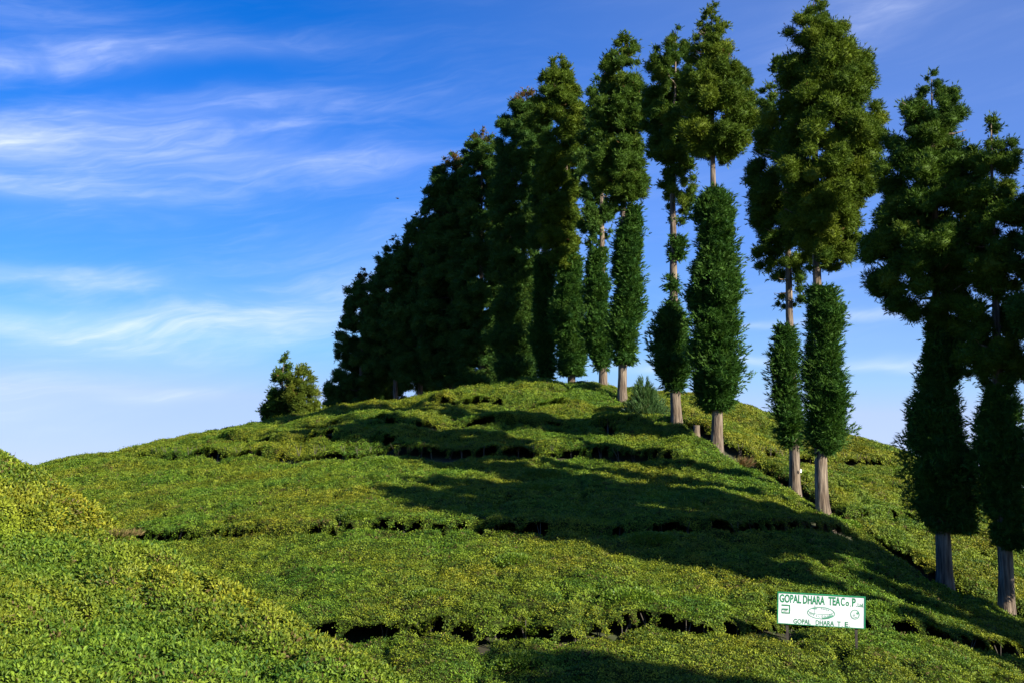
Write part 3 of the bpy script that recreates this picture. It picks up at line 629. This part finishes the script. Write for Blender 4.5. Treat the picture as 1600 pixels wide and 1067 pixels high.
C_ = conifer('conifer', (1119, 690), 56, .58,
 [(6,1106,1120),(30,1094,1132),(71,1078,1148),(114,1070,1164),(150,1062,1182),(189,1058,1182),(220,1066,1176),(240,1084,1152),(252,1100,1130)],
 [[(294,1106,1128),(311,1094,1142),(350,1084,1148),(413,1078,1156),(458,1078,1160),(487,1084,1150),(545,1076,1164),(594,1080,1160),(623,1090,1148),(640,1106,1136)]],
 'pointed conifer with a thick full green sleeve above a short grey trunk', 'olive', 1.0, .25, seed=16)
D_ = conifer('conifer', (1057, 660), 59.5, .60,
 [(40,1052,1064),(60,1030,1076),(79,1018,1080),(110,1014,1084),(157,1000,1086),(200,1004,1090),(240,1016,1090),(272,1032,1088),(300,1028,1090),(330,1030,1084),(348,1046,1072)],
 [[(370,1046,1070),(385,1041,1076),(408,1044,1070)], [(432,1042,1058),(444,1036,1063),(458,1044,1060)],
  [(466,1046,1058),(485,1032,1066),(520,1020,1076),(560,1022,1078),(590,1030,1074),(612,1044,1068)]],
 'conifer with a bare mid trunk carrying small leafy tufts', 'crown', .95, .3, seed=17)
E_ = conifer('conifer', (973, 617), 70.5, .60,
 [(52,968,980),(71,950,998),(102,936,1006),(140,926,1008),(173,920,1008),(230,922,1012),(291,930,1015),(307,946,1004),(325,958,992)],
 [[(322,982,1000),(354,968,1003),(400,956,1005),(450,958,1008),(500,950,1000),(540,948,1003),(568,962,990)]],
 'slender conifer whose grey foot stands on the crest of the hill', 'crown', 1.0, .28, seed=18)
F_ = conifer('conifer', (942, 602), 76, .60,
 [(115,932,944),(150,918,952),(210,904,958),(280,900,962),(340,906,958),(385,916,950)],
 [[(388,924,946),(420,915,950),(470,911,953),(520,912,956),(560,922,954),(578,932,950)]],
 'dark conifer overlapped by the slender conifer on the crest', 'dark', 1.0, .25, seed=19)
G_ = conifer('conifer', (892, 590), 80, .58,
 [(88,868,880),(105,850,896),(122,842,904),(173,834,917),(230,832,914),(300,838,912),(370,846,908),(420,862,902)],
 [[(400,868,908),(440,866,912),(500,865,914),(550,868,916),(585,876,912)]],
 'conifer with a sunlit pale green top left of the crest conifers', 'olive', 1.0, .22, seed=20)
for i, (nm, uv, d, w, cr, sl, lab, st, br) in enumerate([
 ('conifer', (850, 596), 82, .5, [(230,846,854),(280,832,872),(350,828,878),(410,832,872)], [[(400,838,868),(460,832,868),(540,832,870),(590,838,866)]], 'dark sleeved conifer wedged behind the pale-topped conifer', 'dark', 0),
 ('conifer', (815, 600), 86, .56, [(138,820,830),(155,802,844),(190,784,850),(260,778,856),(340,772,852),(430,776,846)], [[(420,784,838),(470,774,842),(540,770,842),(598,776,840)]], 'tall dark conifer with a brownish tip, right of the round-topped one', 'dark', 1.6),
 ('conifer', (752, 606), 92, .56, [(203,746,758),(216,730,772),(240,724,780),(300,716,790),(380,708,796),(460,706,796),(540,712,790),(600,716,786)], [], 'round-topped conifer with a yellowish tip in the dark grove', 'dark', 1.2),
 ('conifer', (706, 610), 95, .56, [(238,700,712),(250,688,722),(289,670,730),(350,660,738),(430,652,742),(500,650,742),(560,662,738),(600,676,730)], [], 'conifer with a reddish brown tip and bare trunk showing through', 'dark', 1.8),
 ('conifer', (655, 616), 98, .5, [(332,650,660),(350,636,676),(400,622,690),(460,612,700),(540,606,702),(600,620,690)], [], 'lower shaded conifer on the outer side of the brown-tipped one', 'dark', .6),
 ('conifer', (616, 620), 100, .5, [(366,618,626),(385,604,636),(408,590,646),(460,578,654),(520,572,658),(570,580,650),(590,596,636)], [], 'thin-topped dark conifer second from the left of the grove', 'dark', .9),
 ('conifer', (562, 634), 103, .5, [(421,568,578),(440,552,592),(458,545,602),(518,530,612),(552,530,612),(587,516,606),(620,506,596),(642,500,590)], [], 'leftmost conifer of the dark grove with an orange-brown tip', 'dark', 1.5),
 ('conifer', (595, 630), 108, .4, [(450,590,600),(500,570,620),(580,560,630),(634,556,628)], [], 'short dark conifer filling the foot of the grove', 'dark', 0),
 ('conifer', (680, 618), 104, .5, [(360,676,688),(420,656,704),(520,650,712),(612,660,706)], [[(560,660,704),(590,652,712),(630,656,708)]], 'dark conifer deep inside the grove behind the bare trunks', 'dark', 0),
 ('conifer', (790, 608), 100, .5, [(300,786,796),(380,766,812),(480,756,820),(600,760,816)], [], 'dark conifer deep inside the grove near the crest', 'dark', 0),
 ]):
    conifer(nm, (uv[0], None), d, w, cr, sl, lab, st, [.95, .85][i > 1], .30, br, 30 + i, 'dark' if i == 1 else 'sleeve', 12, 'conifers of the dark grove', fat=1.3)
conifer('conifer', (438, None), 84, .25, [(553,442,448),(570,434,455),(590,424,462),(620,413,462),(650,408,460),(668,412,456)], [], 'small dark conical conifer standing alone at the far left of the crest', 'crown', 1.3, .15, 0, 51, nbr=8, group='small conifers apart from the grove', fat=1.12)
conifer('conifer', (474, None), 82, .25, [(567,468,476),(580,456,486),(600,450,494),(620,448,500),(645,450,499),(668,456,494)], [], 'small sunlit yellow-green conifer beside the small dark one', 'yellow', 1.3, .15, 0, 52, nbr=8, group='small conifers apart from the grove', fat=1.12)
# trees standing further along the row, outside the frame to the right; their shadows cross the slope
def copy_tree(src, x, y, rz, sc, label):
    o = src.copy(); COL.objects.link(o); o.location = (x, y, gz(x, y) - .1); o.rotation_euler.z = rz; o.scale = (sc,) * 3; o['label'] = label
    for ch in src.children:
        c = ch.copy(); COL.objects.link(c); c.parent = o
    return o
copy_tree(C_, 18.9, 32.4, 1.0, .66, 'first conifer of the row beyond the right edge of the photo')
copy_tree(A_, 20.0, 29.2, 2.0, 1.05, 'second conifer of the row beyond the right edge of the photo')
copy_tree(A_, 20.9, 25.4, 4.0, 1.1, 'third conifer of the row beyond the right edge of the photo')
copy_tree(A_, 27.3, 5.2, 2.5, .95, 'lone conifer far outside the right edge whose shadow falls below the signboard')

# ------------------------------------------------------------------ signboard
M_WHITE = flat_material('sign_white_paint', (.74, .75, .76), .55, .26, 4); M_SGREEN = flat_material('sign_green_paint', (.012, .22, .075), .5, .25, 8)
M_WOOD = flat_material('post_wood', (.05, .04, .03), .9, .4, 12); M_PALEG = flat_material('sign_faded_green', (.10, .34, .20), .5, .3, 14)
def box_mesh(name, parts):
    V, Fq = [], []
    for (x0, x1, y0, y1, z0, z1) in parts:
        k = len(V); V += [(x0,y0,z0),(x1,y0,z0),(x1,y1,z0),(x0,y1,z0),(x0,y0,z1),(x1,y0,z1),(x1,y1,z1),(x0,y1,z1)]
        for f in ((0,3,2,1),(4,5,6,7),(0,1,5,4),(1,2,6,5),(2,3,7,6),(3,0,4,7)): Fq += [k + i for i in f]
    return np_mesh(name, np.array(V), np.array(Fq), 4)
def text_mesh(body, x0, x1, z0, z1, extr=.002, weight=.0, shear=0.):
    c = bpy.data.curves.new('lettering', 'FONT'); c.body = body; c.size = 1; c.offset = weight; c.space_character = 1.0; c.resolution_u = 3; c.shear = shear
    o = bpy.data.objects.new('lettering', c); COL.objects.link(o); dg = bpy.context.evaluated_depsgraph_get(); dg.update()
    me = bpy.data.meshes.new_from_object(o.evaluated_get(dg)); bpy.data.objects.remove(o); bpy.data.curves.remove(c)
    n = len(me.vertices); co = np.zeros(n * 3, np.float32); me.vertices.foreach_get('co', co); co = co.reshape(-1, 3)
    a, b = co[:, 0].min(), co[:, 0].max(); e, f = co[:, 1].min(), co[:, 1].max()
    out = np.zeros_like(co); out[:, 0] = x0 + (co[:, 0] - a) / (b - a) * (x1 - x0); out[:, 2] = z0 + (co[:, 1] - e) / (f - e) * (z1 - z0)
    me.vertices.foreach_set('co', out.ravel()); me.materials.clear(); me.update(); return me
def stroke(pl, w, closed=False):
    """flat ribbon along a polyline in the board plane"""
    P = np.array(pl, float); n = len(P); V, Fq = [], []
    for i in range(n):
        a = P[(i - 1) % n] if (closed or i > 0) else P[i]; b = P[(i + 1) % n] if (closed or i < n - 1) else P[i]
        t = b - a; t /= max(np.hypot(*t), 1e-9); nn = np.array([-t[1], t[0]]) * w / 2
        V += [(P[i][0] + nn[0], 0, P[i][1] + nn[1]), (P[i][0] - nn[0], 0, P[i][1] - nn[1])]
    for i in range(n if closed else n - 1):
        j = (i + 1) % n; Fq += [2 * i, 2 * i + 1, 2 * j + 1, 2 * j]
    return np.array(V), np.array(Fq)
def join_np(lst):
    V, Fq, k = [], [], 0
    for v, f in lst: V.append(v); Fq.append(f + k); k += len(v)
    return np.vstack(V), np.concatenate(Fq)
def signboard():
    c = pt(1283, 952.5, 29.6); w = 2.04; h = .745
    zg = gz(c[0], c[1]); root = empty('signboard', (c[0], c[1], zg), 'white signboard with green border and green lettering standing among the tea bushes', 'sign')
    zc = c[2] - zg; T = Matrix.Rotation(math.radians(-9), 4, 'Z') @ Matrix.Rotation(math.radians(2.6), 4, 'Y')
    def place(o, y): o.matrix_local = Matrix.Translation((0, 0, zc)) @ T @ Matrix.Translation((0, y, 0)); return o
    b = place(link_mesh('board', box_mesh('board', [(-w/2, w/2, 0, .02, -h/2, h/2)]), M_WHITE, root), 0)
    e = .022
    place(link_mesh('border', box_mesh('border', [(-w/2-.006, w/2+.006, -.008, .024, h/2-e*1.3, h/2+.006), (-w/2-.006, w/2+.006, -.008, .024, -h/2-.006, -h/2+e*.5),
        (-w/2-.006, -w/2+e, -.0085, .0245, -h/2+e*.5, h/2-e*1.3), (w/2-e, w/2+.006, -.0085, .0245, -h/2+e*.5, h/2-e*1.3)]), M_SGREEN, root), 0)
    words = [('GOPAL', -.975, -.465), ('DHARA', -.425, .085), ('TEA', .165, .445), ('C', .455, .545), ('P', .715, .80)]
    for t, a, q in words: place(link_mesh('lettering', text_mesh(t, a, q, .125, .325, weight=.030), M_SGREEN, root), -.003)
    for t, a, q, z0, z1 in [('o', .565, .645, .128, .235), ('.', .665, .69, .125, .15), ('.', .81, .832, .125, .15), ('Ltd', .845, .965, .125, .215), ('.', .972, .988, .125, .14)]:
        place(link_mesh('lettering', text_mesh(t, a, q, z0, z1, weight=.03), M_SGREEN, root), -.003)
    for t, a, q in [('GOPAL', -.64, -.235), ('DHARA', -.12, .305), ('T', .38, .46), ('.', .485, .505), ('E', .555, .63), ('.', .655, .675)]:
        z1 = -.335 if t == '.' else -.24
        place(link_mesh('lettering', text_mesh(t, a, q, -.355, z1, weight=.018), M_SGREEN, root), -.003)
    # squared emblem at left
    V, Fq = stroke([(-.925, .065), (-.735, .065), (-.735, -.115), (-.915, -.115), (-.915, -.03), (-.775, -.03)], .036)
    lg = place(link_mesh('emblem', np_mesh('emblem', V, Fq, 4), M_SGREEN, root), -.003)
    V, Fq = stroke([(-.875, -.075), (-.80, -.062)], .016); place(link_mesh('emblem', np_mesh('emblem', V, Fq, 4), M_SGREEN, root), -.0035)
    # leaf-shaped emblem in the middle with small curved lettering
    el = [(.0 + .315 * math.cos(t), -.07 + .135 * math.sin(t)) for t in np.linspace(0, 2 * math.pi, 40, endpoint=False)]
    up = [(.0 + .29 * math.cos(t), -.035 - .065 * math.sin(t)) for t in np.linspace(0, math.pi, 16)]
    sw = [stroke(el, .018, True), stroke(up, .012), stroke([(.03, -.195), (.14, -.172), (.28, -.115)], .035), stroke([(-.145, .095), (-.145, -.10)], .008), stroke([(-.20, .028), (-.15, .022), (-.095, .028)], .022)]
    for i in range(5): sw.append(stroke([(.0 + .04 * i, .045 - .007 * i), (.02 + .04 * i, .025 - .007 * i)], .016))
    V, Fq = join_np(sw); place(link_mesh('emblem', np_mesh('emblem', V, Fq, 4), M_PALEG, root), -.003)
    for i, ch in enumerate('GOPALDHARA'):
        t = -2.72 + i * (2.3 / 9); cx, czz = .0 + .275 * math.cos(t), -.055 + .105 * math.sin(t)
        place(link_mesh('lettering', text_mesh(ch, cx - .018, cx + .018, czz - .012, czz + .038), M_PALEG, root), -.0036)
    # round emblem at right
    ci = [(.785 + .098 * math.cos(t), -.055 + .105 * math.sin(t)) for t in np.linspace(0, 2 * math.pi, 32, endpoint=False)]
    V, Fq = join_np([stroke(ci, .018, True), stroke([(.83, -.045), (.845, -.02), (.835, .0)], .05), stroke([(.765, -.03), (.765, -.125)], .01), stroke([(.73, -.085), (.80, -.065)], .01), stroke([(.79, -.13), (.83, -.11)], .02)])
    place(link_mesh('emblem', np_mesh('emblem', V, Fq, 4), M_PALEG, root), -.003)
    for x in (-.8, .8):
        o = link_mesh('post', box_mesh('post', [(-.03, .03, .026, .086, -zc - .25, .30)]), M_WOOD, root); o.matrix_local = Matrix.Translation((0, 0, zc)) @ Matrix.Rotation(math.radians(-9), 4, 'Z') @ Matrix.Translation((x, 0, 0))
signboard()

# ------------------------------------------------------------------ single rounded tea bushes, shrub, stump, twigs, dry grass, bird
def leaf_cloud(pos, dirs, ll, lw, col, rng):
    M = len(pos); d = norm(dirs); s_ = norm(np.cross(d, rng.normal(0, 1, (M, 3)))); L_ = ll * rng.uniform(.7, 1.25, (M, 1)); w = lw * rng.uniform(.8, 1.2, (M, 1))
    V = np.stack([pos, pos + d * L_ * .5 + s_ * w * .5, pos + d * L_, pos + d * L_ * .5 - s_ * w * .5], 1).reshape(-1, 3)
    return np_mesh('foliage', V, np.arange(len(V)), 4, False, np.repeat(col, 4, 0))
def round_bush(u, v, rx, rz, label, tone, seed):
    rng = np.random.default_rng(seed); c = cast_hill(u, v); x, y = c[0], c[1] + .3; z = gz(x, y); H = cz(x, y) - z
    root = empty('tea_bush', (x, y, z), label, 'tea bush', 'rounded tea bushes standing proud of the beds')
    n = int(3000 * rx); th = rng.uniform(0, 6.283, n); e = np.arcsin(rng.uniform(-.15, 1, n)); q = rng.uniform(.86, 1.04, n) * (1 + .10 * (vnoise(th * 2, e * 3, seed) - .5))
    nd = np.stack([np.cos(th) * np.cos(e), np.sin(th) * np.cos(e), np.sin(e)], 1)
    pos = nd * q[:, None] * np.array([rx, rx * .8, rz]) + np.array([0, 0, max(H - .06, .3)])
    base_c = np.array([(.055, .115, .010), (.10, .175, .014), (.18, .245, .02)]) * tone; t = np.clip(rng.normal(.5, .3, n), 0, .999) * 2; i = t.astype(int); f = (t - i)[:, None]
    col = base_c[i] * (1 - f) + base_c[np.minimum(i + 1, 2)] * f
    link_mesh('foliage', leaf_cloud(pos, nd + rng.normal(0, .55, (n, 3)) + np.array([0, 0, .3]), .078, .036, col, rng), M_GREEN, root)
    V, Fq = tube([(0, 0, -.1), (.02, 0, .3), (.0, .02, max(H - .1, .4) + rz * .5)], [.05, .045, .02], 7); link_mesh('stem', np_mesh('stem', V, Fq, 4, True), M_BARK, root)
for i, (u, v, rx, rz, lab, tn) in enumerate([
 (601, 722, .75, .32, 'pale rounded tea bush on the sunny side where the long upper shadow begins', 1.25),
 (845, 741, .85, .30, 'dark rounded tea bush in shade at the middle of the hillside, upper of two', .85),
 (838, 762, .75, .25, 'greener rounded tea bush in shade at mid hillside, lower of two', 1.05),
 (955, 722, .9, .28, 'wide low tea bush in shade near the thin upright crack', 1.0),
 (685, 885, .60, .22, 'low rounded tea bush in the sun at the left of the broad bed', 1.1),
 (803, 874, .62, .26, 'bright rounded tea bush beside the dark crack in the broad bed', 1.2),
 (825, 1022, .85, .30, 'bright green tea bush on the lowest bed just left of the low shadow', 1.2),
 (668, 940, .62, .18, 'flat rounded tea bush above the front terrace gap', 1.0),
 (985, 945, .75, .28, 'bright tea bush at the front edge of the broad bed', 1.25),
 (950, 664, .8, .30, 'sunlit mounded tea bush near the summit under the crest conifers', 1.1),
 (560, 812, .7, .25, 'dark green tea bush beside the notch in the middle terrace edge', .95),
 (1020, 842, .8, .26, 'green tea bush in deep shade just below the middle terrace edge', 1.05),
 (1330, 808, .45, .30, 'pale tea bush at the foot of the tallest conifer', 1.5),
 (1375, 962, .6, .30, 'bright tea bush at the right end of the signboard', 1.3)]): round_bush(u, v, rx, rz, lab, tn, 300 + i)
def shrub():
    rng = np.random.default_rng(77); c = pt(1008, 632, 66); x, y = c[0], c[1]; z = gz(x, y)
    root = empty('shrub', (x, y, z), 'feathery blue-green shrub on the ridge left of the tufted conifer', 'shrub')
    for k in range(7):
        a = rng.uniform(0, 6.28); V, Fq = tube([(0, 0, 0), (.15 * math.cos(a), .15 * math.sin(a), .8), (.5 * math.cos(a), .4 * math.sin(a), 1.7)], [.025, .02, .008], 5); link_mesh('stem', np_mesh('stem', V, Fq, 4, True), M_BARK, root)
    n = 1500; th = rng.uniform(0, 6.283, n); h = rng.uniform(.3, 2.0, n); R = .95 * np.sqrt(np.clip(1 - ((h - .8) / 1.2) ** 2, .02, 1)) * np.sqrt(rng.uniform(.1, 1, n)) * (.45 + .9 * vnoise(th * 1.3, h * 1.5, 71)); h = h * (.6 + .7 * vnoise(th * 1.5 + 4, h * 0, 72))
    V, C = blades(np.stack([R * np.cos(th), R * .8 * np.sin(th), h], 1), np.stack([np.cos(th), np.sin(th), np.full(n, 1.6)], 1) + rng.normal(0, .3, (n, 3)), np.full(n, .42), np.full(n, .035), 5, pal('shrub', rng.uniform(0, 1, n)), rng, (.05, .4))
    link_mesh('foliage', blade_mesh('foliage', V, C), M_GREEN, root)
shrub()
def stump():
    c = pt(1088, 676, 58); x, y = c[0], c[1]; z = gz(x, y); top = pt(1088, 664, 58)[2] - z
    root = empty('tree_stump', (x, y, z), 'short cut stump on the ridge between two conifer trunks', 'stump')
    V, Fq = tube([(0, 0, -.1), (0, 0, .15), (.01, 0, top * .6), (.02, 0, top)], [.24, .20, .16, .15], 12, .06, 3); link_mesh('bark', np_mesh('bark', V, Fq, 4, True), M_BARK, root)
    th = np.linspace(0, 2 * math.pi, 12, endpoint=False); V = np.vstack([np.stack([.02 + .15 * np.cos(th), .15 * np.sin(th), np.full(12, top - .004)], 1), [[.02, 0, top + .01]]])
    Fq = np.array([[i, (i + 1) % 12, 12] for i in range(12)]).ravel(); link_mesh('cut_face', np_mesh('cut_face', V, Fq, 3), flat_material('cut_wood', (.36, .27, .18), .9, .3, 10), root)
stump()
M_TWIG = flat_material('dry_twig', (.16, .11, .07), .9, .4, 20); M_STRAW = tint_material('dry_grass_blades', .2, .8, .1)
def twigs():
    rng = np.random.default_rng(5); c = pt(14, 712, 23.6); x, y = c[0], c[1]; z = cz(x, y) - .1
    root = empty('bare_twig', (x, y, z), 'thin bare twigs sticking up from the near slope at the left edge', 'twig')
    for k, (dx, hh) in enumerate([(.12, .36), (-.05, .22), (.22, .2), (.4, .14)]):
        V, Fq = tube([(dx * .3, 0, 0), (dx * .7, .02, hh * .5), (dx, 0, hh)], [.007, .005, .003], 5); link_mesh('twig', np_mesh('twig', V, Fq, 4, True), M_TWIG, root)
twigs()
def dry_tuft(x, y, z, r, hh, n, label, cols, seed):
    rng = np.random.default_rng(seed); root = empty('dry_grass_tuft', (x, y, z), label, 'dry grass')
    th = rng.uniform(0, 6.283, n); q = r * np.sqrt(rng.uniform(0, 1, n)); cols = np.array(cols)
    V, C = blades(np.stack([q * np.cos(th), q * np.sin(th) * .7, np.zeros(n)], 1), np.stack([np.cos(th) * .8, np.sin(th) * .8, rng.uniform(.3, 1.4, n)], 1), np.full(n, hh), np.full(n, .012 if hh < .3 else .03), 4, cols[rng.integers(0, len(cols), n)], rng, (.1, .6))
    link_mesh('blades', blade_mesh('blades', V, C), M_STRAW, root)
p = cast(166, 823, lambda x, y: MOUND(x, y)); dry_tuft(p[0], p[1], cz(p[0], p[1]) - .02, .50, .15, 260, 'straw-brown dry patch on the rim of the near slope at left', [(.26, .19, .08), (.18, .13, .05), (.12, .12, .03)], 8)
p = cast_hill(1152, 708); dry_tuft(p[0], p[1] + .3, gz(p[0], p[1]) + .25, .6, .5, 300, 'reddish dry grass by the path right of the thick-sleeved conifer', [(.26, .15, .08), (.2, .12, .05), (.16, .15, .05)], 9)
p = cast_hill(1522, 922); dry_tuft(p[0] + .2, p[1] + .8, gz(p[0], p[1]) + .05, .8, .45, 500, 'fresh yellow-green grass tuft on the path between the two rightmost trunks', [(.16, .22, .03), (.2, .26, .04), (.13, .2, .03)], 10)
def bird():
    c = pt(621, 311, 60); rng = np.random.default_rng(2)
    root = empty('bird', tuple(c), 'tiny dark bird flying in the blue sky left of the grove', 'bird'); mb = flat_material('dark_feathers', (.02, .02, .022), .7, .2, 20)
    V, Fq = tube([(-.09, 0, 0), (-.06, 0, .006), (0, 0, .008), (.05, 0, .012), (.075, 0, .014), (.095, 0, .008)], [.004, .014, .022, .017, .014, .002], 8); link_mesh('body', np_mesh('body', V, Fq, 4, True), mb, root)
    for sgn in (-1, 1):
        W_ = np.array([(.035, 0, .015), (-.03, 0, .012), (-.035, sgn * .07, .05), (.03, sgn * .075, .055), (-.045, sgn * .17, .035), (-.01, sgn * .16, .04)]); W2 = W_ - np.array([0, 0, .004])
        Vv = np.vstack([W_, W2]); f = [0,1,2,3, 3,2,4,5, 9,8,7,6, 11,10,8,9, 0,3,9,6, 3,5,11,9, 1,7,8,2, 2,8,10,4, 4,10,11,5]; link_mesh('wing', np_mesh('wing', Vv, np.array(f), 4), mb, root)
    V = np.array([(-.08, -.008, 0), (-.08, .008, 0), (-.14, .022, .002), (-.14, -.022, .002), (-.08, -.008, -.003), (-.08, .008, -.003), (-.14, .022, -.001), (-.14, -.022, -.001)])
    link_mesh('tail', np_mesh('tail', V, np.array([0,1,2,3, 7,6,5,4, 0,4,5,1, 1,5,6,2, 2,6,7,3, 3,7,4,0]), 4), mb, root); root.rotation_euler = (.3, .1, .6)
bird()
def stems():
    """woody stems standing under the lips of the tea beds"""
    rng = np.random.default_rng(4); parts = []
    for pl, a, dp, w in EDGES[:3] + EDGES[6:8]:
        seg = np.linalg.norm(np.diff(pl, axis=0), axis=1); cum = np.concatenate([[0], np.cumsum(seg)])
        for t in np.arange(.2, cum[-1], .8):
            t += rng.uniform(-.15, .15); x = np.interp(t, cum, pl[:, 0]) + rng.normal(0, .05); y = np.interp(t, cum, pl[:, 1]) + rng.uniform(.3, .75); z = gz(x, y)
            for k in range(2):
                dx, dy = rng.normal(0, .14, 2); parts.append(tube([(x, y, z - .05), (x + dx * .4, y + dy * .4, z + .35), (x + dx, y + dy, z + .68)], [.022, .017, .010], 5))
    V, Fq = join_np(parts); tag(link_mesh('tea_stems', np_mesh('tea_stems', V, Fq, 4, True), flat_material('tea_stem_bark', (.09, .075, .055), .9, .35, 9)), 'greyish woody stems in the dark gaps under the tea beds', 'tea stems', None, 'stuff')
stems()
mk = pt(1251.5, 735, 49.2); mk_z = mk[2]
th = np.linspace(0, 2 * math.pi, 12, endpoint=False)
o = link_mesh('paint_mark', np_mesh('paint_mark', np.stack([.05 * np.cos(th), -.012 * np.ones(12), .08 * np.sin(th)], 1), np.arange(12), 12), M_WHITE, B_)
o.location = (.15, -.235, mk_z - B_.location.z); o.rotation_euler.z = .55
